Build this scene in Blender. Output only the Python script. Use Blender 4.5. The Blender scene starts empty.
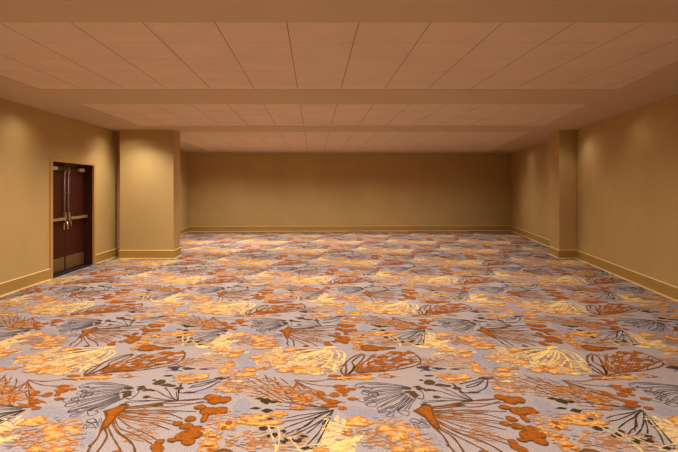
import bpy, bmesh, math, random
from mathutils import Vector, Matrix
random.seed(7)
SC = bpy.context.scene
COL = SC.collection

# ------------------------------------------------------------------ camera
EYE = 1.65
cam_d = bpy.data.cameras.new('camera')
cam = bpy.data.objects.new('camera', cam_d)
COL.objects.link(cam)
cam.location = (0, 0, EYE)
cam.rotation_euler = (math.pi / 2, 0, 0)
cam_d.sensor_fit = 'HORIZONTAL'
cam_d.sensor_width = 36
cam_d.lens = 510 / 678 * 36
cam_d.shift_x = 25 / 678
cam_d.shift_y = -37 / 678
cam_d.clip_end = 200
SC.camera = cam

# ------------------------------------------------------------------ world, exposure
world = bpy.data.worlds.new('world')
SC.world = world
world.use_nodes = True
world.node_tree.nodes['Background'].inputs[0].default_value = (1.0, 0.72, 0.45, 1)
world.node_tree.nodes['Background'].inputs[1].default_value = 0.02
SC.view_settings.view_transform = 'Standard'
SC.view_settings.look = 'None'
SC.view_settings.gamma = 1
SC.view_settings.use_curve_mapping = False
SC.view_settings.exposure = 0.0

# ------------------------------------------------------------------ lights: recessed ceiling downlights
CEIL = 3.05
WARM = (1.0, 0.93, 0.78)
def downlight(x, y, watts, cone=120, blend=1.0, z=CEIL - 0.012, color=WARM):
    d = bpy.data.lights.new('downlight', 'SPOT')
    d.energy = watts
    d.color = color
    d.spot_size = math.radians(cone)
    d.spot_blend = blend
    d.shadow_soft_size = 0.0
    o = bpy.data.objects.new('downlight', d)
    COL.objects.link(o)
    o.location = (x, y, z)
    return o

def rwall(y):                       # x of the right wall at depth y
    return 5.34 + 0.193 * (y - 7.48)

LW = -4.81                          # x of the left wall
for y, w in ((-1.2, 150), (1.5, 165), (4.2, 165), (7.6, 190), (10.2, 190), (14.0, 200), (17.2, 265)):
    a, b = LW + 1.7, rwall(y) - 2.0
    for k in range(4):
        downlight(a + (b - a) * k / 3, y, w * (1.18, 1.08, 1.0, 0.56)[k], 150)
for y in (6.4, 8.85, 11.15, 14.2, 16.8):           # wall washers on the right
    downlight(rwall(y) - 0.6, y, 9, 165)
for y, w in ((2.5, 22), (5.6, 24), (8.2, 27), (11.5, 27)):   # and on the left
    downlight(LW + 0.55, y, w, 150)
downlight(-3.97, 11.36, 125, 128)               # in front of the freestanding pillar
downlight(-2.7, 15.2, 330, 85)
downlight(-0.6, 15.6, 90, 110)
downlight(5.62, 11.45, 19, 130)                # in front of the pilaster

# ------------------------------------------------------------------ materials
def lin(c):
    return tuple(((v / 255) / 12.92 if v / 255 <= 0.04045 else ((v / 255 + 0.055) / 1.055) ** 2.4) for v in c) + (1,)

def node_mat(name, rough=0.8, metal=0.0, spec=0.3):
    m = bpy.data.materials.new(name)
    m.use_nodes = True
    b = m.node_tree.nodes['Principled BSDF']
    b.inputs['Roughness'].default_value = rough
    b.inputs['Metallic'].default_value = metal
    b.inputs['Specular IOR Level'].default_value = spec
    return m, m.node_tree.nodes, m.node_tree.links, b

def coords(N, L, scale=(1, 1, 1)):
    tc = N.new('ShaderNodeTexCoord')
    mp = N.new('ShaderNodeMapping')
    mp.inputs['Scale'].default_value = scale
    L.new(tc.outputs['Object'], mp.inputs['Vector'])
    return mp.outputs['Vector']

def noise(N, L, vec, scale, detail=2, rough=0.5):
    n = N.new('ShaderNodeTexNoise')
    n.inputs['Scale'].default_value = scale
    n.inputs['Detail'].default_value = detail
    n.inputs['Roughness'].default_value = rough
    L.new(vec, n.inputs['Vector'])
    return n.outputs['Fac']

def ramp(N, L, fac, stops, interp='LINEAR'):
    r = N.new('ShaderNodeValToRGB')
    r.color_ramp.interpolation = interp
    e = r.color_ramp.elements
    while len(e) < len(stops): e.new(0.5)
    for i, (p, c) in enumerate(stops):
        e[i].position = p
        e[i].color = c
    L.new(fac, r.inputs['Fac'])
    return r.outputs['Color']

def bump(N, L, b, fac, strength=0.2, dist=0.01):
    bp = N.new('ShaderNodeBump')
    bp.inputs['Strength'].default_value = strength
    bp.inputs['Distance'].default_value = dist
    L.new(fac, bp.inputs['Height'])
    L.new(bp.outputs['Normal'], b.inputs['Normal'])

def plain(name, rgb, var=0.06, scale=3, rough=0.8, metal=0.0, spec=0.3, bscale=None, bstr=0.1, stretch=(1, 1, 1)):
    m, N, L, b = node_mat(name, rough, metal, spec)
    v = coords(N, L, stretch)
    f = noise(N, L, v, scale, 4)
    c = lin(rgb)
    lo = tuple(x * (1 - var) for x in c[:3]) + (1,)
    hi = tuple(min(1, x * (1 + var)) for x in c[:3]) + (1,)
    L.new(ramp(N, L, f, [(0.3, lo), (0.7, hi)]), b.inputs['Base Color'])
    if bscale:
        bump(N, L, b, noise(N, L, v, bscale, 3), bstr)
    return m

M_WALL = plain('tan_vinyl_wallcovering', (184, 153, 99), 0.05, 1.2, 0.62, spec=0.35, bscale=220, bstr=0.12)
M_BASE = plain('painted_baseboard', (170, 132, 66), 0.05, 2, 0.45, spec=0.45)
M_BASE_LIT = plain('baseboard_painted_highlight', (240, 205, 140), 0.04, 3, 0.4, spec=0.5)  # paler tone paints in light caught by the top edge and shoe
M_SOFFIT = plain('painted_ceiling_plaster', (192, 170, 140), 0.03, 1.2, 0.9, spec=0.15)
M_TILE = plain('acoustic_ceiling_tile', (212, 190, 166), 0.04, 2.5, 0.92, spec=0.1, bscale=160, bstr=0.15)
M_GROOVE = plain('ceiling_grid_shadow_gap', (84, 56, 36), 0.05, 5, 0.9, spec=0.1)
M_WOOD = None

def wood_mat():
    m, N, L, b = node_mat('dark_mahogany_veneer', 0.5, 0, 0.2)
    v = coords(N, L, (14, 14, 0.7))
    f = noise(N, L, v, 3, 5, 0.6)
    L.new(ramp(N, L, f, [(0.3, lin((44, 12, 5))), (0.55, lin((64, 19, 8))), (0.75, lin((52, 15, 6)))]), b.inputs['Base Color'])
    return m
M_WOOD = wood_mat()
M_FRAME = plain('tan_painted_steel_frame', (186, 140, 78), 0.05, 3, 0.38, spec=0.5)
M_JAMB = plain('dark_door_edge', (58, 24, 14), 0.08, 6, 0.5)
M_CHROME = plain('satin_steel', (205, 180, 150), 0.05, 8, 0.28, 0.9, bscale=90, bstr=0.05, stretch=(1, 1, 8))
M_ROD = plain('grey_rod_steel', (160, 130, 128), 0.05, 8, 0.4, 0.3)
M_KICK = plain('brushed_kick_plate_steel', (140, 112, 70), 0.1, 6, 0.42, 0.75, bscale=120, bstr=0.05, stretch=(1, 1, 12))
M_CLOSER = plain('aluminium_closer_cover', (196, 178, 150), 0.05, 5, 0.45, 0.4)
M_BRONZE = plain('dark_bronze_closer_arm', (52, 42, 22), 0.08, 5, 0.5, 0.5)
M_SILL = plain('black_threshold', (26, 22, 22), 0.1, 5, 0.6)

# ------------------------------------------------------------------ mesh helpers
def mesh_obj(name, bm, mats, parent=None):
    me = bpy.data.meshes.new(name)
    bmesh.ops.recalc_face_normals(bm, faces=bm.faces)
    bm.to_mesh(me)
    bm.free()
    for m in (mats if isinstance(mats, (list, tuple)) else [mats]):
        me.materials.append(m)
    o = bpy.data.objects.new(name, me)
    COL.objects.link(o)
    if parent is not None:
        o.parent = parent
    return o

def struct(o, label=None):
    o['kind'] = 'structure'
    if label: o['label'] = label
    return o

def empty(name, loc):
    o = bpy.data.objects.new(name, None)
    o.empty_display_size = 0.2
    COL.objects.link(o)
    o.location = loc
    return o

def box(bm, x0, x1, y0, y1, z0, z1, mat=0, bevel=0.0, rot=None, pivot=None):
    r = bmesh.ops.create_cube(bm, size=1)
    vs = r['verts']
    for v in vs:
        v.co = Vector(((x0 + x1) / 2 + v.co.x * (x1 - x0), (y0 + y1) / 2 + v.co.y * (y1 - y0), (z0 + z1) / 2 + v.co.z * (z1 - z0)))
    fs = set(f for v in vs for f in v.link_faces)
    for f in fs: f.material_index = mat
    if bevel:
        es = set(e for f in fs for e in f.edges)
        res = bmesh.ops.bevel(bm, geom=list(es), offset=bevel, segments=2, affect='EDGES', profile=0.7)
        for f in res['faces']: f.material_index = mat

def prism(bm, pts, z0, z1, mat=0):
    """vertical prism over a plan polygon"""
    lo = [bm.verts.new((x, y, z0)) for x, y in pts]
    hi = [bm.verts.new((x, y, z1)) for x, y in pts]
    n = len(pts)
    fs = [bm.faces.new(lo[::-1]), bm.faces.new(hi)]
    for i in range(n):
        fs.append(bm.faces.new((lo[i], lo[(i + 1) % n], hi[(i + 1) % n], hi[i])))
    for f in fs: f.material_index = mat

def tube(bm, pts, r, seg=12, mat=0):
    rings = []
    P = [Vector(p) for p in pts]
    for i, p in enumerate(P):
        t = (P[min(i + 1, len(P) - 1)] - P[max(i - 1, 0)]).normalized()
        a = t.orthogonal().normalized() if abs(t.z) > .99 else t.cross(Vector((0, 0, 1))).normalized()
        c = t.cross(a)
        rings.append([bm.verts.new(p + r * (math.cos(2 * math.pi * k / seg) * a + math.sin(2 * math.pi * k / seg) * c)) for k in range(seg)])
    for q, s in zip(rings, rings[1:]):
        for k in range(seg):
            f = bm.faces.new((q[k], q[(k + 1) % seg], s[(k + 1) % seg], s[k]))
            f.material_index = mat
            f.smooth = True
    bm.faces.new(rings[0][::-1]).material_index = mat
    bm.faces.new(rings[-1]).material_index = mat

def sweep_profile(bm, path, prof, closed=False, side=1):
    """sweep (out, z, material) profile along a plan path; out is measured to the `side` of the path"""
    P = [Vector((x, y)) for x, y in path]
    n = len(P)
    rings = []
    for i in range(n):
        d0 = (P[i] - P[i - 1]).normalized() if (i > 0 or closed) else None
        d1 = (P[(i + 1) % n] - P[i]).normalized() if (i < n - 1 or closed) else None
        if d0 is None: d0 = d1
        if d1 is None: d1 = d0
        n0 = Vector((d0.y, -d0.x)) * side
        n1 = Vector((d1.y, -d1.x)) * side
        m = (n0 + n1)
        m = m / max(0.2, (1 + n0.dot(n1)))
        rings.append([bm.verts.new((P[i].x + m.x * o, P[i].y + m.y * o, z)) for o, z, _ in prof])
    rr = list(zip(rings, rings[1:])) + ([(rings[-1], rings[0])] if closed else [])
    for a, b_ in rr:
        for k in range(len(prof) - 1):
            f = bm.faces.new((a[k], a[k + 1], b_[k + 1], b_[k]))
            f.material_index = prof[k][2]
    if not closed:
        bm.faces.new(rings[0])
        bm.faces.new(rings[-1][::-1])

# ------------------------------------------------------------------ room plan
YF, YB = -3.2, 19.9                 # front (behind the camera) and back depth
def yback(x): return 19.72 + 0.035 * (x - LW)
XR_B = (5.34 + 0.193 * (19.72 - 0.035 * LW - 7.48)) / (1 - 0.193 * 0.035)
BL, BR = (LW, yback(LW)), (XR_B, yback(XR_B))
FL, FR = (LW, YF), (rwall(YF), YF)
T = 0.25                            # wall thickness

# door opening in the left wall
DY0, DY1, DH, REV = 9.36, 11.11, 2.16, 0.19

bm = bmesh.new()
box(bm, LW - T, LW, YF - T, DY0 - 0.02, 0, CEIL + 0.1)
box(bm, LW - T, LW, DY1 + 0.02, BL[1], 0, CEIL + 0.1)
box(bm, LW - T, LW, DY0 - 0.02, DY1 + 0.02, DH + 0.02, CEIL + 0.1)
box(bm, LW - T - 0.02, LW - T, DY0 - 0.3, DY1 + 0.3, 0, DH + 0.3)
struct(mesh_obj('wall_left', bm, M_WALL), 'long tan wall with the double door on the left')
bm = bmesh.new()
prism(bm, [FR, BR, (BR[0] + T, BR[1] + T), (FR[0] + T, FR[1] - T)], 0, CEIL + 0.1)
struct(mesh_obj('wall_right', bm, M_WALL), 'long tan wall on the right')
bm = bmesh.new()
prism(bm, [BL, (BL[0] - T, BL[1] + T), (BR[0] + T, BR[1] + T), BR], 0, CEIL + 0.1)
struct(mesh_obj('wall_back', bm, M_WALL), 'plain tan wall at the far end of the room')
bm = bmesh.new()
prism(bm, [FL, FR, (FR[0] + T, FR[1] - T), (FL[0], FL[1] - T)], 0, CEIL + 0.1)
struct(mesh_obj('wall_front', bm, M_WALL), 'plain tan wall behind the camera')

# ------------------------------------------------------------------ ceiling: plaster soffits and three bays of square tiles
def xr_bay(y): return rwall(y) - 0.98
XL_BAY = -3.88
BAYS = [(4.29, 7.21), (8.42, 11.35), (12.5, 19.25)]
def ceiling():
    bm = bmesh.new()
    zt = CEIL + 0.006
    # plaster field around the bays
    ys = [YF] + [v for b_ in BAYS for v in b_]
    def strip(xa0, xa1, ya, xb0, xb1, yb):
        f = bm.faces.new([bm.verts.new(p) for p in ((xa0, ya, CEIL), (xa1, ya, CEIL), (xb1, yb, CEIL), (xb0, yb, CEIL))])
        f.material_index = 0
    for i in range(0, len(ys) - 1, 2):
        a, b_ = ys[i], ys[i + 1]
        strip(LW, rwall(a), a, LW, rwall(b_), b_)
    strip(LW, rwall(BAYS[-1][1]), BAYS[-1][1], BL[0], BR[0], BR[1])
    for a, b_ in BAYS:
        strip(LW, XL_BAY, a, LW, XL_BAY, b_)
        strip(xr_bay(a), rwall(a), a, xr_bay(b_), rwall(b_), b_)
        # rim and dark backing of the tile field
        q = [(XL_BAY, a), (xr_bay(a), a), (xr_bay(b_), b_), (XL_BAY, b_)]
        for k in range(4):
            (x0, y0), (x1, y1) = q[k], q[(k + 1) % 4]
            f = bm.faces.new([bm.verts.new(p) for p in ((x0, y0, CEIL), (x1, y1, CEIL), (x1, y1, zt + .02), (x0, y0, zt + .02))])
            f.material_index = 0
        f = bm.faces.new([bm.verts.new((x, y, zt + 0.012)) for x, y in q])
        f.material_index = 2
        tb = bmesh.new()
        g, gy = 0.0030, 0.0013
        x = -0.23 - 0.608 * 8
        while x < 8:
            y = a
            while y < b_ - .02:
                y1 = min(y + 0.61, b_)
                f = tb.faces.new([tb.verts.new(p) for p in ((x + g, y + gy, zt), (x + 0.608 - g, y + gy, zt), (x + 0.608 - g, y1 - gy, zt), (x + g, y1 - gy, zt))])
                y += 0.61
            x += 0.608
        def cut(co, no):
            bmesh.ops.bisect_plane(tb, geom=tb.verts[:] + tb.edges[:] + tb.faces[:], plane_co=co, plane_no=no, clear_outer=True)
        cut((XL_BAY + .004, 0, 0), (-1, 0, 0))
        cut((xr_bay(a) - .004, a, 0), (1, -0.193, 0))
        for f in tb.faces:
            nf = bm.faces.new([bm.verts.new(v.co) for v in f.verts])
            nf.material_index = 1
        tb.free()
    # slab above
    prism(bm, [(FL[0] - T, FL[1] - T), (FR[0] + T, FR[1] - T), (BR[0] + T, BR[1] + T), (BL[0] - T, BL[1] + T)], CEIL + 0.1, CEIL + 0.3, 0)
    me_o = mesh_obj('ceiling', bm, [M_SOFFIT, M_TILE, M_GROOVE])
    return struct(me_o, 'plaster ceiling with bays of square acoustic tiles')
ceiling()

# ------------------------------------------------------------------ baseboards
BB = [(0.0, 0.205, 1), (0.012, 0.205, 1), (0.019, 0.197, 0), (0.019, 0.020, 1), (0.034, 0.018, 1), (0.036, 0.0, 0), (0.0, 0.0, 0)]  # second material: highlight coloured onto top edge and shoe lip
def base_run(bm, path, side=1, closed=False):
    sweep_profile(bm, path, BB, closed, side)
FO = 0.085                          # door frame face width
bm = bmesh.new()
base_run(bm, [(LW, YF), (LW, DY0 - FO)])
base_run(bm, [(LW, DY1 + FO), BL])
struct(mesh_obj('baseboard_left', bm, [M_BASE, M_BASE_LIT]))
bm = bmesh.new()
PR0, PR1 = 12.1, 12.92              # right pilaster depth range
base_run(bm, [FR, (rwall(PR0), PR0)], -1)
base_run(bm, [(rwall(PR1), PR1), BR], -1)
struct(mesh_obj('baseboard_right', bm, [M_BASE, M_BASE_LIT]))
bm = bmesh.new()
base_run(bm, [BL, BR])
struct(mesh_obj('baseboard_back', bm, [M_BASE, M_BASE_LIT]))
bm = bmesh.new()
base_run(bm, [FL, FR], -1)
struct(mesh_obj('baseboard_front', bm, [M_BASE, M_BASE_LIT]))

# ------------------------------------------------------------------ pillars
def pillar(label, plan, base_path, closed, side, category='pillar'):
    cx = sum(p[0] for p in plan) / len(plan)
    cy = sum(p[1] for p in plan) / len(plan)
    t = empty('pillar', (cx, cy, 0))
    t['label'] = label
    t['category'] = category
    bm = bmesh.new()
    prism(bm, [(x - cx, y - cy) for x, y in plan], 0, CEIL)
    es = [e for e in bm.edges if abs(e.verts[0].co.z - e.verts[1].co.z) > 1]
    bmesh.ops.bevel(bm, geom=es, offset=0.012, segments=3, affect='EDGES', profile=0.5)
    mesh_obj('shaft', bm, M_WALL, t)
    bm = bmesh.new()
    base_run(bm, [(x - cx, y - cy) for x, y in base_path], side, closed)
    mesh_obj('baseboard', bm, [M_BASE, M_BASE_LIT], t)
    return t
PX0, PX1, PY0, PY1 = -4.60, -3.32, 12.07, 12.66
pl = [(PX0, PY0), (PX1, PY0), (PX1, PY1), (PX0, PY1)]
pillar('wide tan square pillar standing just off the left wall beyond the double door', pl, pl, True, 1)
q0 = rwall(PR0) - 0.415
rp = [(q0, PR0), (rwall(PR0), PR0), (rwall(PR1), PR1), (q0 + 0.193 * (PR1 - PR0), PR1)]
pillar('slim tan pilaster projecting from the right wall', rp,
       [(rwall(PR0) - .0, PR0), (q0, PR0), (q0 + 0.193 * (PR1 - PR0), PR1), (rwall(PR1), PR1)], False, -1)

# ------------------------------------------------------------------ double door in the left wall
def double_door():
    d = empty('door_1', (LW, (DY0 + DY1) / 2, 0))
    struct(d, 'dark mahogany double door with panic bars in a tan steel frame')
    yc = (DY0 + DY1) / 2
    h0, h1 = DY0 - yc, DY1 - yc
    bm = bmesh.new()                # frame: two jambs and a head, returned into the wall
    for a, b_ in ((h0 - FO, h0), (h1, h1 + FO)):
        box(bm, -0.02, 0.022, a, b_, 0, DH, 0, 0.004)
    box(bm, -0.02, 0.022, h0 - FO, h1 + FO, DH, DH + 0.06, 0, 0.004)
    mesh_obj('door_frame', bm, M_FRAME, d)
    bm = bmesh.new()                # dark lining of the recess
    box(bm, -REV - 0.04, -0.019, h0 - 0.018, h0, 0, DH, 0)
    box(bm, -REV - 0.04, -0.019, h1, h1 + 0.018, 0, DH, 0)
    box(bm, -REV - 0.04, -0.019, h0 - 0.018, h1 + 0.018, DH, DH + 0.018, 0)
    mesh_obj('door_jamb', bm, M_JAMB, d)
    bm = bmesh.new()                # stops against which the leaves close
    for a, b_ in ((h0, h0 + 0.016), (h1 - 0.016, h1)):
        box(bm, -REV + 0.0, -REV + 0.05, a, b_, 0.012, DH - 0.001)
    box(bm, -REV + 0.0, -REV + 0.05, h0 + .016, h1 - .016, DH - 0.03, DH - 0.001)
    mesh_obj('door_stop', bm, M_JAMB, d)
    bm = bmesh.new()
    box(bm, -REV - 0.04, -0.0, h0, h1, 0, 0.012, 0, 0.003)
    mesh_obj('threshold', bm, M_SILL, d)
    for s in (-1, 1):               # s=-1: nearer leaf, hinged at the near jamb
        ya, yb = (h0 + 0.004, -0.003) if s < 0 else (0.003, h1 - 0.004)
        hinge = ya if s < 0 else yb
        meet = yb if s < 0 else ya
        inw = -s                    # from hinge side toward meeting stile is +1 for near leaf
        bm = bmesh.new()
        box(bm, -REV - 0.045, -REV, ya, yb, 0.016, DH - 0.032, 0, 0.003)
        leaf = mesh_obj('door_leaf', bm, M_WOOD, d)
        bm = bmesh.new()            # kick plate
        box(bm, -REV, -REV + 0.003, ya + 0.03, yb - 0.03, 0.035, 0.295, 0, 0.001)
        mesh_obj('kick_plate', bm, M_KICK, leaf)
        bm = bmesh.new()            # panic bar: tube between two end housings
        z = 1.06
        yh = hinge + inw * 0.045
        ym = meet - inw * 0.13
        y0, y1 = min(yh, ym), max(yh, ym)
        box(bm, -REV, -REV + 0.085, y0 - 0.02, y0 + 0.045, z - 0.034, z + 0.034, 0, 0.008)
        box(bm, -REV, -REV + 0.085, y1 - 0.045, y1 + 0.02, z - 0.034, z + 0.034, 0, 0.008)
        box(bm, -REV + 0.055, -REV + 0.092, y0, y1, z - 0.026, z + 0.026, 0, 0.008)
        mesh_obj('push_bar', bm, M_CHROME, leaf)
        bm = bmesh.new()            # vertical rod and its guides
        yr = meet - inw * 0.075
        tube(bm, [(-REV + 0.032, yr, z + 0.08), (-REV + 0.032, yr, DH - 0.10)], 0.014)
        box(bm, -REV, -REV + 0.045, yr - 0.018, yr + 0.018, 1.55, 1.58, 0, 0.004)
        mesh_obj('vertical_rod', bm, M_ROD, leaf)
        bm = bmesh.new()            # top latch with a curved nose
        box(bm, -REV, -REV + 0.05, yr - 0.022, yr + 0.022, DH - 0.20, DH - 0.05, 0, 0.012)
        tube(bm, [(-REV + 0.03, yr, DH - 0.2), (-REV + 0.06, yr, DH - 0.14), (-REV + 0.045, yr, DH - 0.06)], 0.012)
        mesh_obj('top_latch', bm, M_CHROME, leaf)
        bm = bmesh.new()            # centre latch case and lever
        box(bm, -REV, -REV + 0.06, yr - 0.028, yr + 0.028, z - 0.05, z + 0.12, 0, 0.012)
        tube(bm, [(-REV + 0.02, yr, z - 0.05), (-REV + 0.085, yr, z - 0.08), (-REV + 0.085, yr + s * 0.01, z - 0.16)], 0.013)
        box(bm, -REV, -REV + 0.03, yr - 0.028, yr + 0.028, z - 0.22, z - 0.08, 0, 0.01)
        mesh_obj('latch', bm, M_CHROME, leaf)
        bm = bmesh.new()            # closer: light cover and dark arm
        yk = hinge + inw * (0.26 if s < 0 else 0.10)
        y0, y1 = sorted((yk, yk + inw * 0.23))
        box(bm, -REV, -REV + 0.055, y0, y1, DH - 0.145, DH - 0.075, 0, 0.008)
        cl = mesh_obj('door_closer', bm, M_CLOSER, leaf)
        bm = bmesh.new()
        y0, y1 = sorted((yk + inw * 0.23, yk + inw * 0.40) if s < 0 else (yk, hinge + inw * 0.02))
        box(bm, -REV, -REV + 0.06, y0, y1, DH - 0.15, DH - 0.07, 0, 0.008)
        mesh_obj('closer_arm', bm, M_BRONZE, leaf)
    return d
double_door()

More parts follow.
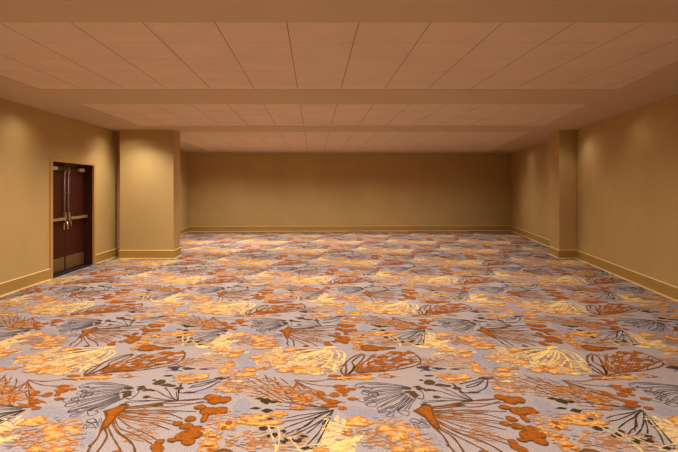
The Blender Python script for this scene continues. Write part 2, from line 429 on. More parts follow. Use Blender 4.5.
# ------------------------------------------------------------------ carpet
# one repeat of the woven pattern in centimetres: p = filled outline, b = rounded blob (centre, radii), s = drawn stem (half-drop repeat 230 x 216)
CARPET = """
p sienna 0 73.1,378.9 79.6,384.8 84.3,392.3 89.3,389.5 89.1,382.1 87.2,371.6 88,361 87.1,350.1 83.2,349.2 80.9,357.7 79.8,367.4 76.4,373.7
p rust 0 76.3,378.9 80,382.9 83.9,387.5 87.4,386.2 87.6,380.8 85.9,370.9 86.5,360.1 85.9,352.1 84.2,353 82.3,360.1 81,369.1 78.5,375.5
p wash_tan 0 35.5,460.9 43.3,485.7 52.5,503.7 67.5,513.2 87.5,520.6 100.7,515.6 102.1,492.3 97.6,477.1 78.1,464.9 60.6,460.9 44.9,457
b wash_yellow 0 207.6,489.2 29.6,26.4
b wash_yellow 0 189.4,495.1 12,16.2
b wash_yellow 0 233.9,461 14,7.8
b wash_peach 0 225.4,496 30,27.1
b wash_peach 0 171.8,429.2 20.8,20.3
b wash_peach 0 155.8,450.6 10.9,22.4
b wash_peach 0 284.9,579.2 15.8,14.8
b wash_peach 0 129.2,488.9 28.1,22
b wash_peach 0 161.6,425.5 14.1,16.7
b wash_peach 0 178.8,545 18.2,21.8
b wash_peach 0 168.2,564.8 13.7,23.5
b wash_orange 0 120.8,446.1 14.2,12.5
b wash_orange 0 149,471.8 5,20.5
b wash_orange 0 178.9,549.7 11.7,10
b wash_yellow 0 130.6,551.6 13.4,33.5
b wash_yellow 0 185.6,492.9 15,17.9
b wash_yellow 0 195.1,514 12.5,19.4
b wash_yellow 0 145.1,518.3 17.3,10.9
b wash_blue 0 164,496 9,27.1
b wash_blue 0 148.4,594.8 16.2,9.1
b wash_blue 0 173.4,518.2 9.4,7.9
b wash_blue 0 158.8,358.9 7.7,16.6
b wash_blue 0 174.6,381 7,10.7
b wash_blue 0 138.8,415.9 10.1,6.3
b wash_peach 0 -44.9,334.5 14.2,14.4
b wash_peach 0 -26.4,410.1 24.9,15.4
b wash_blue 0 -55.8,381.4 7,16.1
b wash_blue 0 -53.8,391.9 5.9,8.5
b wash_peach 0 43.8,333.1 13.1,9.2
b wash_peach 0 29.7,344.8 12.6,8.8
b wash_blue 0 50.2,373.1 13.6,7.7
b wash_blue 0 65.2,344.6 8.4,6.5
b wash_blue 0 -62.8,484.1 8.8,12.9
b wash_blue 0 -36.5,552.9 8.3,11.2
b wash_blue 0 17.5,471.4 7.2,12.3
b wash_blue 0 -23.4,433.5 10.5,4.8
b wash_peach 0 -5.8,404.9 19.6,13.6
b wash_peach 0 -34.1,420.9 17.9,19.6
b wash_yellow 0 37,445.9 14.9,6.6
b wash_yellow 0 18.1,482.3 8.8,21.4
b wash_orange 0 45.7,561.6 5.8,19.7
b wash_orange 0 44.6,528.4 4.8,9.2
b wash_orange 0 66.2,451.4 8.2,5.2
b wash_peach 0 89,549.9 23.4,13.4
b wash_peach 0 109.6,485.9 7.4,10.5
b wash_tan 0 105.3,368.4 22.4,14.9
b wash_tan 0 113.3,345 12.6,13.2
b gold 0 31.6,361.9 8.8,7.9
b gold 0 48.8,351.4 4.9,4.5
b gold 0 56.8,341.4 5.7,6
b gold 0 60.5,351.4 3.7,4.5
b gold 0 66.2,346.9 4.9,4.8
b gold 0 52.1,344.6 4.8,3.1
b orange 0 23.9,344.6 6.2,3.5
b orange 0 37.5,344.6 3.7,3.1
b orange 0 36.3,359.4 2.4,2.4
b orange 0 52.8,352.4 2.1,1.6
b orange 0 65,352.4 2.2,1.8
b yellow 0 27.3,336.1 8.9,5.4
b yellow 0 19.9,331.4 4.2,3.7
b yellow 0 29.4,361.8 4.8,3.4
b yellow 0 57.6,340.2 3.1,2.6
b yellow 0 32.8,339.2 5.1,2.5
b gold 0 66.7,330.9 4.3,4.4
b gold 0 54.3,323.1 4.5,3.1
b gold 0 69.8,322.1 6.5,3.4
b gold 0 59,327.5 3.6,2.4
b orange 0 69,334.9 2.4,1.4
b orange 0 60.4,329.9 2.2,1.4
b yellow 0 115.3,533.5 9.4,9.4
b yellow 0 130.2,541.5 9.6,8.7
b yellow 0 124.2,509.9 7,3.4
b yellow 0 141.5,528.2 6.4,3.6
b gold 0 135.3,523.2 7.6,5.1
b gold 0 147.3,520.6 10.8,6
b gold 0 150.9,506.1 5.9,6.6
b gold 0 175.5,529.2 9.3,4.6
b orange 0 149.2,510.8 4.7,2.9
b orange 0 137.7,517.1 4.7,2.5
b orange 0 150.1,483.5 4.7,4.3
b orange 0 187.2,535 3.9,4.2
b orange 0 175.4,538.6 4.6,3.8
b gold 0 120.3,444 8.1,5.1
b gold 0 130.8,447.7 7.5,5.9
b gold 0 147.9,463 3.4,8.7
b gold 0 150.6,478 3.8,4.2
b orange 0 115.8,447.6 5.4,3.3
b orange 0 123.3,440.4 4.8,2.8
b orange 0 121.4,453.2 3.6,2.2
b gold 0 173.9,501.4 7.3,5.1
b gold 0 188.9,496.9 7.5,5.5
b gold 0 205.2,523.2 7.3,6.1
b gold 0 169.6,453.2 10.5,4.6
b gold 0 171.6,466.1 7.4,4
b yellow 0 179.6,487.9 8.9,4.4
b yellow 0 189.1,485.7 5.9,6.1
b yellow 0 164.8,436.9 6.3,3.2
b yellow 0 177.8,453.2 4.2,3.1
b yellow 0 202.6,508.4 6.1,3.8
b orange 0 172.4,503.6 3.1,2.3
b orange 0 170.4,468.9 6,2
b orange 0 184.2,467.7 5.1,3.2
b orange 0 202.4,528.2 3.5,2.6
b orange 0 149.9,407.4 4.5,2.8
b orange 0 166.7,421.6 3.3,1.9
b gold 0 152.6,421.6 5.1,2.6
b gold 0 159.7,416.8 5.6,2.6
b gold 0 222.8,464.2 14.1,9.6
b gold 0 203.1,464.1 7.4,5.2
b gold 0 188,491.1 11.3,7.9
b gold 0 196.3,485.8 9.7,6.6
b gold 0 185.9,501.4 7.6,4.6
b yellow 0 249.1,530.8 6.5,5.2
b yellow 0 232.9,456.3 12.8,4.2
b yellow 0 229.8,466.9 5.7,4.8
b yellow 0 200.3,523.2 9.5,5.1
b yellow 0 218.4,479.2 8.8,4.2
b orange 0 215.7,470.1 7.4,4.8
b orange 0 186,485.7 5.9,3.5
b orange 0 208.7,460.9 5.6,2.8
b orange 0 243.7,461 5.6,3.2
b rust 0 5.2,410.6 3.9,4.7
b rust 0 20.9,425 4.9,4.7
b rust 0 24.2,416.2 5.1,4.4
b rust 0 16.4,408.4 4.2,4.9
b rust 0 14.6,394.1 5.2,3.2
b rust 0 9.9,398.5 3.4,2.6
b orange 0 -5.8,400 8,5.8
b orange 0 -22.7,420.1 5.6,5.2
b orange 0 -15.7,404.5 6.1,6
b orange 0 23.4,421.7 2.5,2
b orange 0 -28.2,426.7 3.1,2.7
b orange 0 -10.5,392.8 7.2,3.4
b orange 0 22.7,420 5.6,5.8
b orange 0 24.4,427.3 3.9,2.7
b rust 0 30.1,400.4 4.1,2.9
b rust 0 21.3,383.5 3.7,3
b rust 0 30.9,420 3.8,2.6
b rust 0 24.5,408.1 2.5,2.4
b orange 0 -11.9,383.5 6.5,4.9
b orange 0 -26.9,415.8 5,4.4
b rust 0 11.5,387.6 6.8,3.1
b rust 0 -5,388.9 4.7,2.2
b umber 0 -37.6,396.1 4.8,5.8
b umber 0 -42.9,401 4.3,2.1
b umber 0 -31.4,394.6 3.6,2.3
b umber 0 -44,383.5 4.4,2.2
b umber 0 -34.8,379.4 4.6,3.8
b gold 0 -47.6,363 6.4,5.3
b gold 0 -39.5,369.1 6.7,4
b gold 0 -26.3,373 5.1,4.6
b gold 0 -28.6,360 6.3,3.3
b gold 0 -36.1,357.7 4.3,2.8
b gold 0 -42.8,358.6 4.4,2.3
b orange 0 -49.3,363 4.2,3.4
b orange 0 -26.9,372.4 3,2.6
b orange 0 -38.5,369.9 2.9,1.5
b orange 0 -23.2,359.4 2.2,1.5
b umber 0 -31.1,365.4 3.1,2.2
b umber 0 -39.2,361.8 2.5,1.6
b umber 0 -34.9,351.2 3.2,4.1
b umber 0 -28.6,352.8 2.2,2.5
b umber 0 -30.2,340.2 1.4,2.8
b umber 0 -26.2,342.4 2.2,3.9
b umber 0 -20.8,347.1 2.3,2.7
b umber 0 -19.6,334 3.1,4.5
b umber 0 -24.3,330.5 1.2,2.2
b umber 0 -10.4,335 4.9,4.1
b umber 0 -7,340.2 3.1,2.1
b umber 0 -5.7,324.9 3.4,2.8
b umber 0 -0.8,323 1.8,2.5
b umber 0 -36,357 1.9,1.7
b yellow 0 8.8,329.5 6,2.4
b yellow 0 11.5,323.1 4.9,3.1
b yellow 0 -10,322.1 2.9,1.6
b gold 0 3.7,322.1 3.9,1.6
b gold 0 169.3,355.4 4.8,6.6
b gold 0 162.9,338.6 4.5,4.2
b gold 0 162.8,325 6.5,3.9
b gold 0 161.7,330.9 4,2.8
b gold 0 170.2,359.4 3.3,4.3
b rust 0 170.1,358.7 2.4,3.8
b rust 0 167.8,351.6 1.9,2.8
b rust 0 162.4,338.5 3.1,1.9
b rust 0 162.4,326.3 4.4,1.8
b rust 0 164.2,322.1 2.6,1.8
b olive 0 76.7,422.3 4.4,3.9
b olive 0 80.2,408.1 4,5.6
b olive 0 77.7,414.2 5.3,2.9
b olive 0 86.3,425.6 3.1,2
b olive 0 97,433 4,4.2
b olive 0 104,428.9 3.2,2.4
b olive 0 97.3,404.3 3.4,3
b olive 0 110.7,427.2 3.9,3
b olive 0 118.3,422.2 4.4,3.3
b olive 0 98,417.4 2.5,2
b olive 0 87.2,420.6 3.3,2.6
b olive 0 91.6,417.4 2.3,2
b olive 0 98.7,435.1 5.3,6.2
b olive 0 106.4,428.9 4.7,3.4
b olive 0 112.3,426.5 2.9,2.3
b olive 0 87.9,421.6 3.9,2.9
b olive 0 94.3,418.4 3.8,2.5
b navy 0 148.6,444 6.2,3.3
b navy 0 155.8,445.4 1.9,1.4
b navy 0 100.4,470.9 6,4.1
b navy 0 103.3,464.9 3.9,2.8
b navy 0 115.3,467.7 6.9,2.8
b navy 0 129.3,466.9 5.4,2
b navy 0 101.4,450.2 4.6,2.2
b navy 0 129.5,413.2 4.8,1.9
b navy 0 92.4,439.6 2.1,1.8
b olive 0 84.3,389.5 3.3,3.3
b olive 0 110.3,389.5 5.4,2.8
b sienna 0 147.6,403.5 4.9,6.6
b sienna 0 152.9,398.2 5.5,8.8
b sienna 0 159.8,398.8 5.3,7.1
b sienna 0 144.2,384.9 4.7,4.9
b sienna 0 151.5,378.3 6,7.9
b sienna 0 159.8,378.8 6.7,6.9
b sienna 0 151.3,366.8 2.7,7.4
b sienna 0 141.4,365.4 4.2,4.9
b sienna 0 134.3,358.2 3.6,4
b sienna 0 141.3,354.2 4.8,5.1
b sienna 0 149.2,348.6 6.3,6.3
b sienna 0 150.2,343.6 5.8,7.4
b sienna 0 143,340.4 6,7.7
b sienna 0 148.1,333 4.6,5.7
b sienna 0 137.2,335 3.6,3.5
b sienna 0 129.4,331.9 3.2,4.4
b sienna 0 129.2,326 3.9,5.5
b sienna 0 131.5,322.1 3.9,5.3
b sienna 0 106.6,319.2 3.3,3
b rust 0 147.6,403.4 4,4.8
b rust 0 152.9,398.2 4.6,7
b rust 0 159.8,398.7 4.4,5.3
b rust 0 144.2,384.9 3.8,3.2
b rust 0 151.5,378.2 5.2,6.3
b rust 0 159.8,378.7 5.8,5.3
b rust 0 151.4,366.8 1.9,5.9
b rust 0 141.4,365.4 3.5,3.4
b rust 0 134.2,358.2 2.8,2.6
b rust 0 141.4,354.2 4.1,3.7
b rust 0 149.2,348.6 5.6,4.9
b rust 0 150.1,343.6 5.1,6.1
b rust 0 143.1,340.3 5.2,6.4
b rust 0 148.1,333 4,4.5
b rust 0 137.2,334.9 2.8,2.2
b rust 0 129.4,331.9 2.5,3.2
b rust 0 129.1,326 3.3,4.3
b rust 0 131.5,322.1 3.2,4.2
b rust 0 106.6,319.2 2.6,1.9
b rust 0 62.1,483.6 4.9,6.4
b rust 0 81.6,494.6 6,5.4
b rust 0 67.5,501.4 5.2,4.2
b rust 0 52.3,473.9 4.9,4.5
b rust 0 81.6,513.2 8.1,3.9
b rust 0 95.6,513.2 5.6,3.4
b rust 0 69.3,472.1 3.7,2.8
b rust 0 42.4,476.4 2.9,5.8
b rust 0 88.1,506 3.7,2.8
b rust 0 57.1,466.9 5.6,2.8
b rust 0 93.2,492.3 3.6,3.1
b orange 0 67.6,490.9 3,2.2
b orange 0 75.7,485.6 3.2,2.2
b orange 0 59,493.6 2.7,2.7
b orange 0 83.8,481.4 3.8,2.2
b sienna 0 58.2,528.4 10.5,11.3
b sienna 0 71.1,528.2 8,5.1
b sienna 0 80,528.7 5.5,3.1
b rust 0 57.9,528.3 8.6,8.2
b rust 0 69.1,525.2 6.4,3.6
b base 0 55.3,508.5 3.1,4.8
b base 0 70.9,483.5 4.1,2.2
b base 0 85.7,483.5 5.6,2.2
b base 0 47.3,475 2.1,3.3
b base 0 58.2,475.1 2.3,2.1
b base 0 91,496.8 3.3,1.9
b base 0 78.2,501.4 3.4,1.8
b rust 0 40.3,452.5 10.7,3
b rust 0 66.2,449.1 5.2,3.7
b rust 0 18.2,449.5 6,3
b gold 0 42.4,445.8 9.5,2.9
b gold 0 26.1,444 8.1,2.2
s orange 0.9 158.8,454 166.2,466.9 174.8,470.9 178.2,464.9 185.6,473 195.1,475
s yellow 1.9 250.4,533.4 232.7,528.2 216.7,528.2 199.7,525.6
s yellow 2.3 247.2,528.2 223.5,510.8 204.2,501.3 193.8,506
s yellow 1.8 244.4,525.6 223,506 205.1,485.7 193.1,481.3
s yellow 2.2 242,520.6 226.5,503.7 210.5,487.8 201.2,473
s yellow 1.8 246.4,523.1 233.7,506 215,481.3
s yellow 2.2 247.6,520.6 233.2,496.8 218.9,477.1
s yellow 1.8 247.9,518.1 239.6,499 225.2,481.3
s yellow 2.2 248.3,515.6 247.9,503.7 240.7,477.1 234.1,466.9
s yellow 1.8 251.5,520.6 255.2,506 249.3,477.1 247.9,460.9
s yellow 2.2 253.1,520.6 260.7,510.8 257.4,481.3
s yellow 1.7 246.4,494.5 232,477.1 218,457
s yellow 2.3 245.6,528.2 224.6,520.6 205.9,513.2
s yellow 1.8 240.4,520.6 215.9,496.8 203.4,492.3
s rust 1.3 207.4,519.1 220.4,525.6
s rust 1.3 213.8,509.8 226.7,518.1
s rust 1.1 196.1,512.2 205.9,517.1
s rust 1 -17.1,440.5 0.3,437 16.4,442.3 26.7,438.7
s rust 1 -16.4,438.7 -4.9,423.3 5.3,413.7 16.2,404.4
s rust 1 -16.4,438.7 -7.4,420.1 2.7,404.4 14.8,398.5 23.9,392.7
s rust 0.9 -15.6,437 -11.1,416.8 -5.8,401.4 -0.9,392.7
s rust 0.9 -15.6,435.2 -9.7,410.5 -4.5,395.6
s rust 0.9 -14.7,428.4 -17.4,416.8 -20.7,405.9
s rust 0.9 -14.9,433.5 -17.6,421.7
s sienna 0.8 -18.2,404.4 -26.6,421.7 -34.2,437 -41.9,447.8
s sienna 0.8 -20.3,398.5 -31.1,413.7 -43.2,433.5 -52.5,445.9
s sienna 0.8 -22.6,395.6 -34.6,410.5 -48,430.1 -59,444.1
s sienna 0.8 -15.2,392.7 -22.2,410.5 -29.8,430.1 -35.1,447.8
s sienna 0.9 -17.6,421.7 -24.9,437 -29.4,444.1
s sienna 0.8 -17.9,398.5 -27.6,416.8 -37.9,433.5 -43.8,453.4
s sienna 0.8 -24.8,392.7 -38.1,407.5 -51.1,423.3 -58,426.7
s sienna 1 -16.4,439.8 -1,430.1 10.6,426.7 21,426.7
s sienna 0.9 -15,437 -2.2,415.3 9.9,395.6
s rust 0.7 -21.9,394.6 -7.4,391.7 6.7,384.8
s rust 0.8 -15.5,415.7 -17.2,397.5 -17.9,386.2
s umber 0.9 14.8,380.8 2,375.5 -10.4,371.6 -20.3,366.6
s umber 0.9 14.7,380.2 2,369.1 -11.2,359.3 -20.5,351.2
s umber 0.9 14.7,379.4 4.2,371.6 -4.6,355.8 -13,348.9 -19,342.3
s umber 0.9 14.1,378.1 3,360.5 -6.6,348.9 -14.8,341.3
s umber 0.9 13.5,376.8 6.4,364.2 -0.3,351.2 -5.5,343.4
s umber 0.9 13.4,375.5 8.6,362.9 2.9,344.5 -4.2,328.9
s umber 0.9 12.7,371.6 9.5,358.2 6,344.5 0.8,325.9
s umber 0.9 9.2,365.4 6.3,360.1 5.1,351.2
s umber 0.9 11.2,378.1 -0.3,364.2 -11.8,346.7
s umber 0.9 13.6,380.8 -0.3,371.6 -13.5,364.2 -22.2,361.7
s umber 0.6 11.3,380.8 -2.6,380.8 -16.5,380.8 -29.3,382.1
s umber 0.6 11.4,383.4 -5,387.5 -19.4,393.2 -32.9,397.5
s umber 0.6 11.3,382.1 -4.9,384 -19,386.2 -28.6,388.9
s umber 0.9 -14.7,395.7 -11.7,395.2
s umber 0.9 -8.7,394 -5.1,394
s umber 0.9 -2.6,387.5 2.1,386.7
s yellow 0.9 -31.5,354.6 -28.1,340.2 -24.8,329.9 -24.4,318.3
s yellow 0.9 -24.9,353.5 -23,340.2 -23,325.9 -23.6,320.1
s yellow 0.8 -16.2,338.1 -13.3,330.9 -9,322 -7,316.4
s yellow 0.8 1.8,329.5 13.7,332.3
s yellow 0.8 5.7,325.5 14.5,324
s yellow 0.9 -38.9,353.5 -31.5,354.6 -22.7,351.2
s yellow 0.8 -11.1,324 -2.2,327.9 5.8,328.9
s slate 0.8 75,427.2 61.4,432.4 48.6,434.8 36.5,432.4
s slate 0.8 74.4,423.9 57.9,425.6 44.8,423.9 37.2,425.6
s slate 0.8 72.5,420.6 57,419 43.8,414.2 39.2,419
s slate 0.7 71.7,415.8 58.6,412.6 46.6,406.5 38.8,401.9
s slate 0.7 72.4,412.6 60.2,406.5 48,397.5 39,391.8
s slate 0.7 73.4,411.1 61.5,399 50.4,387.6
s slate 0.7 74.1,408 64,391.8 53.3,383.5 48,378.2
s slate 0.7 76,404.9 67.3,390.4 59.9,380.8 54.3,374.2
s slate 0.7 77.2,401.9 70.9,390.4 64.7,382.1 61.8,378.2
s slate 0.7 80.3,401.9 74.4,390.4 70.3,380.8
s slate 0.7 72.8,418.4 59.2,416.4 46,411.7
s slate 0.7 72.9,411.7 60.9,402.5 49.2,392.6
s slate 0.7 75,406.5 65.6,391 56.5,381.6
s slate 0.7 78.5,401.9 71.8,389 67.3,380
s slate 0.8 74.7,425.6 61,429.3 45.5,430.6
s slate 0.7 76.5,404.3 68.2,388.7 62.1,380
s slate 0.6 38.7,414.2 42.2,417.4 45.6,413.6 42.5,408.6 39,410.5 38.7,414.2
s slate 0.6 38.8,401.9 44,404.9 49.2,401.9 45,397.5 40.3,398.4 38.8,401.9
s slate 0.6 39.6,391.8 44.2,395.5 48.5,391.8 46.1,386.8 41.4,386.8 39.6,391.8
s slate 0.6 45.9,411.1 50.6,413.6 51.8,408 47.7,404.9 45.9,411.1
s slate 0.6 48,378.2 49.9,375.5 56,378.2 52.6,370.4 57.1,370.4 59.3,376.8
s slate 0.6 61.8,378.2 65.4,379.5 70.7,376.8 67.3,370.4 64,374.2 61.8,378.2
s slate 0.5 68.3,364.2 70.9,366.2 74,364.7 75.6,361.8 72,360.3 69,361.8 68.3,364.2
s slate 0.5 72.5,357.5 76.4,360.6 79,357.5 79.8,353.5 76.3,352.4 72.9,354.2 72.5,357.5
s slate 0.5 68.2,360.6 72.8,358.9 76.5,355.9 79.8,351.3
s slate 0.5 76.6,366.7 78.7,363.7 79.7,360.6 77.2,361.8 76.6,366.7
s slate 0.5 71.1,367.2 75.6,361.8 78.7,355.9
s slate 0.7 36.3,430.6 34,425.6 38.2,422.3 41.2,427.2 42.7,422.3
s slate 0.6 36.4,401.9 33.7,399 38.1,394.6 43.7,401.9 46.2,397.5
s slate 0.6 51.4,386.2 47.5,383.5 48.8,375.5 54.1,380.8
s slate 0.5 69.4,358.2 71.1,355.9 73.4,351.3 70.4,352.4 69.4,358.2
s slate 0.6 43.4,411.1 44.6,404.9 49,411.1 51.8,408 50,414.2
s slate 0.7 41.1,419 45.4,417.4 49.1,422.3
s olive 0.8 82.4,425.6 90.4,420.6 97.3,417.4
s slate 0.6 79.7,404.9 87.9,397.5 102.3,398.1
s slate 0.8 81.5,401.9 86.4,401.9 87.8,414.2 85,419
s umber 0.8 123.5,397.5 117.2,404.9 111.5,415.7 105.9,423.8
s umber 0.8 123.7,398.1 120.7,412.6 118,425.5 117.7,434
s umber 0.8 121.5,398.9 111.4,406.4 102.6,415.7 95.8,418.9
s umber 0.8 123.3,396.9 110.9,399.8 100.8,403.4 96.7,404.3
s umber 0.8 119.7,396.9 105.4,397.5 91.4,394.6 83,394.6
s umber 0.8 124.1,397.5 120.3,407 117.8,415.7
s umber 1.5 117.8,429.9 118.9,419.9 120.4,412
s navy 1.1 150.4,441.4 143.5,424.9 133.9,415.1 125.4,412 120.8,413.5
s navy 1.1 145.7,439.3 137.1,433.3 127.2,426.5
s navy 1.1 144,442.2 134.3,436.8 123.3,430.9
s navy 1.1 146.7,440.4 136.8,428.2 126.2,423.2
s sienna 2.3 87.4,384.8 101.9,388.9 116.8,395.2 125.9,397.5 141.4,400.4 150,404
s sienna 1.2 88,382.1 108.2,386.2 124.7,386.2 144.4,396
s sienna 1.1 87.9,379.4 108.9,380.2 124.7,379.2 142.5,377.6
s sienna 1.2 87.3,376.8 107.2,374.2 123.1,374.2 135.7,365.4
s sienna 0.9 87.3,374.2 101.2,369.1 116.1,366.6 135.9,360.1
s sienna 1 87.2,371.6 96.9,365.4 105,362.9 116.7,358.2 131.7,348.9
s sienna 0.8 87.8,369.1 96.4,359.3 105.9,351.2 117.1,343.4 128.1,333.9
s sienna 0.8 87.7,364.2 96.3,351.2 105.3,345.6 115.3,338.1 126.1,328.9
s sienna 1.5 87.9,360.5 96.1,346.7 105,338.1 113.2,328.9 117.8,319.8
s sienna 1.1 86.5,354.6 94.6,341.3 101.1,331.9 106.5,324 108.8,319
s sienna 1.4 84.8,352.3 91.5,341.3 93.5,329.9 94,318.3
s sienna 1.4 84.1,350.1 86.5,338.1 86.9,327.9 88.3,318.6
s sienna 0.7 87,372.9 104.6,365.4 119.2,362.5 134.3,355.8
s sienna 0.7 87.6,378.1 109.1,377.1 128.4,376.5
s sienna 0.7 87,331.9 85.9,325.9 85.4,329.9
s sienna 0.7 88.3,386.2 112.2,391.7 133.6,391.7 153.7,394.6
s rust 1.5 89.2,357 93.9,350.1 98.7,344.5
s rust 1.3 88.2,385.6 100.4,387.5 109,388.9
s rust 1.1 101.1,372.9 108.9,372.4
s sienna 1.8 27.1,449.5 24.4,462.9 29,481.3 38.6,501.3 48.6,510.8
s sienna 1.8 27.1,449.5 29.4,464.9 29.7,481.3
s sienna 1.8 27.1,449.5 34.1,460.9 37.3,475 36.8,487.8 48.4,508.4 48,496.8 35.9,466.9 29.2,451.3
s sienna 1.8 27.6,447.6 42.1,457 60.6,460.9 78.4,466.9 96.1,477.1 102,487.8 101.9,506 95.4,520.6
s rust 1.2 35.5,460.9 47.7,485.7 62.3,508.4
s rust 1.2 36.9,460.9 56.8,487.8 79.2,518.1
s rust 1.2 37.5,460.1 63.3,481.3 98.1,518.1
s rust 1.2 38.1,459 69.7,475 101.5,503.7
s rust 1.2 39.4,457.8 71.7,468.9 100.5,487.8
s rust 1.2 56.9,464.9 77.9,490 90.1,508.4
s rust 1.2 65.4,464.9 85.3,481.3 94.9,485.7
s rust 1.2 42.5,460.9 46.5,481.3 45.1,490
s rust 1.2 49.9,464.9 65.1,494.5 68.4,508.4
s rust 1.2 71.4,466.9 78.7,485.7 94.9,501.3
s rust 1.4 11.2,442.9 21.9,441.4 32.8,444
s navy 1 95.3,473 102.5,466.9 111,460.9
s navy 0.9 95.6,460.9 105.8,468.9
s navy 1 98.4,481.3 106.8,473 114.9,470.9
s slate 0.5 75.5,425.6 61.8,429.6 49.2,433 37,429.6
s slate 0.5 74.9,422.3 58.3,422.9 45.4,422.3 37.7,422.9
s slate 0.5 73,419 57.4,416.4 44.3,412.6 39.7,416.4
s slate 0.5 72.2,414.2 59,410.1 47.2,404.9 39.3,399.6
s slate 0.5 72.9,411.1 60.6,404 48.6,396.1 39.5,389.6
s slate 0.5 73.9,409.5 61.9,396.7 50.9,386.2
s slate 0.5 74.5,406.5 64.3,389.6 53.8,382.1 48.4,376.1
s slate 0.5 76.4,403.4 67.6,388.2 60.4,379.5 54.7,372.2
s sienna 0.9 43.9,460.9 58.7,479.2 73.6,501.3
s sienna 0.9 48,460.1 71.3,485.7 89.3,513.2
s sienna 0.9 56.4,460.1 81.3,475 100.1,496.8
s sienna 0.9 38.6,464.9 51.3,492.3 61,510.8
s sienna 1.1 57.1,503.7 65.4,496.8 80.8,508.4 94.2,514.2
s sienna 1 48.5,479.2 59.7,487.8 75.2,492.3 89.8,490 99.2,492.3
s sienna 0.9 61.4,466.9 73.2,479.2 83.1,503.7
s sienna 0.9 73.9,464.9 89,485.7 98.3,487.8
s sienna 0.9 42.3,466.9 53.6,485.7 64.8,492.3
s rust 0.9 43.2,460.9 47.9,473 51.9,483.5 50.6,492.3
s rust 0.9 52.3,460.9 57.7,470.9 65.6,476.3 68.3,485.7
s rust 0.9 63.4,460.9 68.8,468.9 76.5,472.1 80.9,481.3
s rust 1 50.6,485.7 55.6,496.8 61.4,501.3
s rust 1 59.7,487.8 64.8,492.3 70.9,493.6
s rust 1 74.8,489.2 80.3,486.5 88.9,493.6
s rust 1 85.8,476.3 91.5,483.5 97.8,485.7
"""

SOLID = {   # yarn colours
    'yellow': (250, 212, 136), 'gold': (236, 178, 96), 'orange': (200, 118, 50), 'rust': (170, 92, 26), 'sienna': (122, 76, 34), 'rim': (206, 134, 72), 'thread': (184, 122, 78),
    'olive': (94, 70, 42), 'umber': (74, 56, 34), 'slate': (84, 75, 80), 'navy': (78, 62, 76)}
MIXED = {   # heathered yarns: darker and lighter strand
    'gold': ((214, 136, 70), (250, 212, 136)), 'yellow': ((222, 178, 126), (254, 224, 156)), 'orange': ((166, 86, 38), (228, 156, 78)),
    'rust': ((128, 74, 26), (190, 100, 26))}
GROUND = (181, 165, 166)
WASH = {'wash_blue': ((158, 152, 166), 0.6), 'wash_peach': ((210, 164, 124), 0.5), 'wash_tan': ((192, 152, 122), 0.42), 'wash_yellow': ((248, 208, 142), 0.60),
        'wash_orange': ((224, 154, 84), 0.6), 'wash_rust': ((166, 96, 40), 0.34)}

def tuft(N, L, v, color_out, b, amt=0.5):
    """yarn-to-yarn variation multiplied into a colour, plus pile bump"""
    f = noise(N, L, v, 150, 2, 0.7)
    k = ramp(N, L, f, [(0.25, (1 - amt,) * 3 + (1,)), (0.75, (1, 1, 1, 1))])
    mx = N.new('ShaderNodeMix'); mx.data_type = 'RGBA'; mx.blend_type = 'MULTIPLY'
    mx.inputs[0].default_value = 1
    L.new(color_out, mx.inputs[6]); L.new(k, mx.inputs[7])
    L.new(mx.outputs[2], b.inputs['Base Color'])
    bump(N, L, b, f, 0.25, 0.006)

def ground_color(N, L, v):
    f = noise(N, L, v, 75, 3, 0.75)
    return ramp(N, L, f, [(0.30, lin((128, 118, 120))), (0.45, lin(GROUND)), (0.58, lin((186, 170, 172))), (0.72, lin((214, 188, 164)))])

def carpet_ground():
    m, N, L, b = node_mat('carpet_lilac_grey_yarn', 0.95, 0, 0.05)
    v = coords(N, L)
    tuft(N, L, v, ground_color(N, L, v), b, 0.5)
    return m

def carpet_solid(name, rgb):
    m, N, L, b = node_mat('carpet_%s_yarn' % name, 0.95, 0, 0.05)
    v = coords(N, L)
    mix = MIXED.get(name)
    c = lin(rgb)
    f = noise(N, L, v, 32 if mix else 60, 4, 0.75)
    a = lin(mix[0]) if mix else tuple(x * 0.78 for x in c[:3]) + (1,)
    h = lin(mix[1]) if mix else tuple(min(1, x * 1.2) for x in c[:3]) + (1,)
    tuft(N, L, v, ramp(N, L, f, [(0.35, a), (0.5, c), (0.68, h)]), b, 0.45)
    return m

def carpet_wash(name, rgb, cover):
    """flecks of a second yarn worked through the ground"""
    m, N, L, b = node_mat('carpet_%s_flecks' % name[5:], 0.95, 0, 0.05)
    v = coords(N, L)
    g = ground_color(N, L, v)
    v2 = coords(N, L, (0.8, 1.15, 1))
    f = noise(N, L, v2, 46, 5, 0.85)
    t = 0.5 - (cover - 0.5) * 0.35
    k = ramp(N, L, f, [(t - 0.03, (0, 0, 0, 1)), (t + 0.03, (1, 1, 1, 1))])
    mx = N.new('ShaderNodeMix'); mx.data_type = 'RGBA'
    L.new(k, mx.inputs[0]); L.new(g, mx.inputs[6])
    mx.inputs[7].default_value = lin(rgb)
    tuft(N, L, v, mx.outputs[2], b, 0.45)
    return m

LAYER = {'wash_peach': 1, 'wash_tan': 1.5, 'wash_blue': 2, 'wash_yellow': 3, 'wash_orange': 4, 'wash_rust': 4, 'slate': 5, 'umber': 6, 'olive': 7, 'navy': 7,
         'sienna': 6, 'thread': 4.5, 'rim': 8.5, 'yellow': 8, 'gold': 9, 'orange': 10, 'rust': 11, 'base': 12}

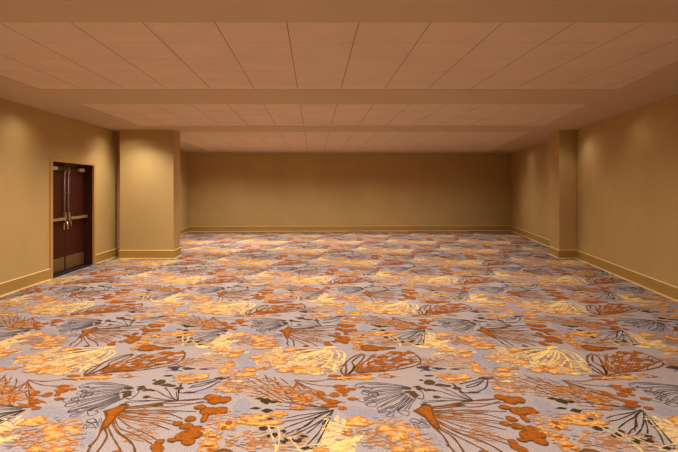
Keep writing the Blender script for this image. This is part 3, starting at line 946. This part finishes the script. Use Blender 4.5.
def carpet():
    mats = [carpet_ground()]
    index = {'base': 0}
    for n, c in SOLID.items():
        index[n] = len(mats); mats.append(carpet_solid(n, c))
    for n, (c, k) in WASH.items():
        index[n] = len(mats); mats.append(carpet_wash(n, c, k))
    rnd = random.Random(3)
    polys = []                      # (material, height, [(x, y) in metres]) of one repeat
    fine = [False]                  # small flecks are only woven where one could make them out
    step = {}                       # every shape lies a hair above the one woven before it
    def catmull(P, n=4):
        Q = [P[0]] + P + [P[-1]]
        out = []
        for i in range(1, len(Q) - 2):
            p0, p1, p2, p3 = Q[i - 1:i + 3]
            for k in range(n):
                t = k / n
                out.append(0.5 * ((2 * p1) + (p2 - p0) * t + (2 * p0 - 5 * p1 + 4 * p2 - p3) * t * t + (3 * p1 - p0 - 3 * p2 + p3) * t ** 3))
        out.append(P[-1])
        return out
    def ragged(cx, cy, rx, ry, n, amp, rough):
        ph = [rnd.uniform(0, 6.28) for _ in range(4)]
        r = []
        for k in range(n):
            a = 2 * math.pi * k / n
            w = 1 + amp * (math.sin(2 * a + ph[0]) * .5 + math.sin(3 * a + ph[1]) * .5 + math.sin(5 * a + ph[2]) * .35) + rnd.uniform(-rough, rough)
            r.append((cx + rx * w * math.cos(a), cy + ry * w * math.sin(a)))
        return r
    def shape(mat):
        step[mat] = step.get(mat, 0) + 1
    def emit(mat, pts):
        polys.append((index[mat], LAYER[mat] * 0.0004 + step.get(mat, 0) * 1.2e-6, pts, fine[0]))
    def star(mat, pts):             # fan-triangulated outline
        shape(mat)
        cx = sum(p[0] for p in pts) / len(pts); cy = sum(p[1] for p in pts) / len(pts)
        for i in range(len(pts)):
            emit(mat, [(cx, cy), pts[i], pts[(i + 1) % len(pts)]])
    def stroke(mat, P, w):
        shape(mat)
        C = catmull(P)
        ed = []
        for i, p in enumerate(C):
            t = (C[min(i + 1, len(C) - 1)] - C[max(i - 1, 0)])
            if t.length < 1e-6: t = Vector((1, 0))
            t.normalize()
            nn = Vector((-t.y, t.x))
            ww = w * (0.5 + 0.12 * math.sin(i * 1.3 + w * 900)) * rnd.uniform(.85, 1.2)
            ed.append(((p.x + nn.x * ww, p.y + nn.y * ww), (p.x - nn.x * ww, p.y - nn.y * ww)))
        for (a, b_), (c, d) in zip(ed, ed[1:]):
            emit(mat, [a, b_, d, c])
    for line in CARPET.strip().split('\n'):
        f = line.split()
        kind, mat, w = f[0], f[1], float(f[2]) / 100
        P = [Vector([float(v) / 100 for v in q.split(',')]) for q in f[3:]]
        if kind == 'p':
            shape(mat)
            emit(mat, [(p.x, p.y) for p in P])
        elif kind == 'b':
            c, r = P
            if mat.startswith('wash'):
                # a cloud: ragged core and scattered satellites
                star(mat, ragged(c.x, c.y, r.x * .82, r.y * .82, 40, 0.16, 0.16))
                if mat != 'wash_blue' and r.x > .08:
                    yarn = 'thread'
                    sg = rnd.choice((-1, 1)); tip = Vector((c.x + sg * r.x, c.y + rnd.uniform(-.3, .3) * r.y))
                    nl = 7
                    for q in range(nl):
                        a = (q / (nl - 1) - .5) * 2.0
                        e = Vector((c.x - sg * r.x * math.cos(a) * rnd.uniform(.8, 1.05), c.y + r.y * math.sin(a) * 1.1))
                        md = (tip + e) / 2 + Vector((0, rnd.uniform(-.06, .06) * r.x + .08 * r.y * math.sin(a)))
                        stroke(yarn, [tip + (md - tip) * .1, md, e], 0.0065)
                fine[0] = True
                if mat != 'wash_blue':
                    bits = {'wash_peach': ('thread', 'thread', 'thread', 'rim', 'base', 'base', 'base'), 'wash_tan': ('base', 'thread', 'thread'), 'wash_yellow': ('yellow', 'gold', 'yellow', 'base', 'base'),
                            'wash_orange': ('orange', 'gold', 'rim', 'base', 'base'), 'wash_rust': ('rust', 'sienna', 'base')}[mat]
                    for _ in range(int((12 if mat == 'wash_tan' else 26) + 180 * r.x * r.y)):
                        a = rnd.uniform(0, 6.283); d = rnd.uniform(0, 1.1) ** .6
                        fx, fy = c.x + r.x * d * math.cos(a), c.y + r.y * d * math.sin(a)
                        sx, sy = rnd.uniform(.008, .03), rnd.uniform(.006, .022)
                        m_ = rnd.choice(bits); shape(m_)
                        emit(m_, ragged(fx, fy, sx, sy, 6, .2, .3))
                for _ in range(7):
                    a = rnd.uniform(0, 6.28); d = rnd.uniform(.8, 1.15); s = rnd.uniform(.07, .2)
                    star(mat, ragged(c.x + r.x * d * math.cos(a), c.y + r.y * d * math.sin(a), max(.015, r.x * s), max(.015, r.y * s * .8), 8, .2, .2))
                fine[0] = False
            elif mat in ('gold', 'yellow', 'orange'):
                # broken cloud: a ragged heart and torn flakes around it
                bits = [(0, 0, .6, .6)]
                nb = 9 if r.x * r.y > .01 else 5
                for q in range(nb):
                    a = 6.283 * (q + rnd.uniform(-.3, .3)) / nb
                    bits.append((math.cos(a) * rnd.uniform(.5, .85), math.sin(a) * rnd.uniform(.5, .85), rnd.uniform(.2, .42), rnd.uniform(.14, .3)))
                for u, w_, sx, sy in bits:
                    o = ragged(c.x + r.x * u, c.y + r.y * w_, r.x * sx, r.y * sy, 34 if u == 0 else 14, .18, .2)
                    if mat == 'gold':
                        mx_ = c.x + r.x * u; my = c.y + r.y * w_
                        star('rim', [(mx_ + (x - mx_) * 1.0 + .013 * (1 if x > mx_ else -1), my + (y - my) + .016 * (1 if y > my else -1)) for x, y in o])
                    star(mat, o)
            elif mat in ('umber', 'olive', 'navy'):
                star(mat, ragged(c.x, c.y, r.x * .8, r.y * .8, 16, 0.16, 0.10))
                for q in range(4):
                    a = 6.283 * (q + rnd.uniform(-.3, .3)) / 4
                    star(mat, ragged(c.x + r.x * .6 * math.cos(a), c.y + r.y * .6 * math.sin(a), r.x * .4, r.y * .36, 9, .18, .1))
            else:
                star(mat, ragged(c.x, c.y, r.x, r.y, 22, 0.09, 0.04))
        else:
            stroke(mat, P, w)
    bm = bmesh.new()
    # ground
    f = bm.faces.new([bm.verts.new((x, y, 0)) for x, y in (FL, FR, BR, BL)])
    f.material_index = 0
    xs = [p[0] for _, _, pts, _ in polys for p in pts]; ys = [p[1] for _, _, pts, _ in polys for p in pts]
    x0, x1, y0, y1 = min(xs), max(xs), min(ys), max(ys)
    def inside(x, y):
        return x > LW - .2 and x < rwall(y) + .2 and y > YF - .2 and y < yback(x) + .2
    for j in range(-4, 9):
        for i in range(-9, 8):
            ox = 2.30 * i + 1.15 * (j % 2) ; oy = 2.16 * j
            ox += -0.0 * j
            if ox + x1 < LW or ox + x0 > 8 or oy + y1 < YF or oy + y0 > 20.4: continue
            for mi, ly, pts, fi in polys:
                if fi and oy + pts[0][1] > 11: continue
                if not all(inside(p[0] + ox, p[1] + oy) for p in pts): continue
                if any(p[1] + oy < YF + .02 or p[0] + ox < LW + .01 or p[0] + ox > rwall(p[1] + oy) - .01 or p[1] + oy > yback(p[0] + ox) - .01 for p in pts): continue
                vs = [bm.verts.new((p[0] + ox, p[1] + oy, ly)) for p in pts]
                f = bm.faces.new(vs)
                f.material_index = mi
    me = bpy.data.meshes.new('floor')
    bm.normal_update()
    for f in bm.faces:
        if f.normal.z < 0: f.normal_flip()
    bm.to_mesh(me)
    print('carpet faces', len(bm.faces))
    bm.free()
    for m in mats: me.materials.append(m)
    o = bpy.data.objects.new('floor', me)
    COL.objects.link(o)
    return struct(o, 'patterned carpet of orange and gold plant motifs on lilac grey')
carpet()
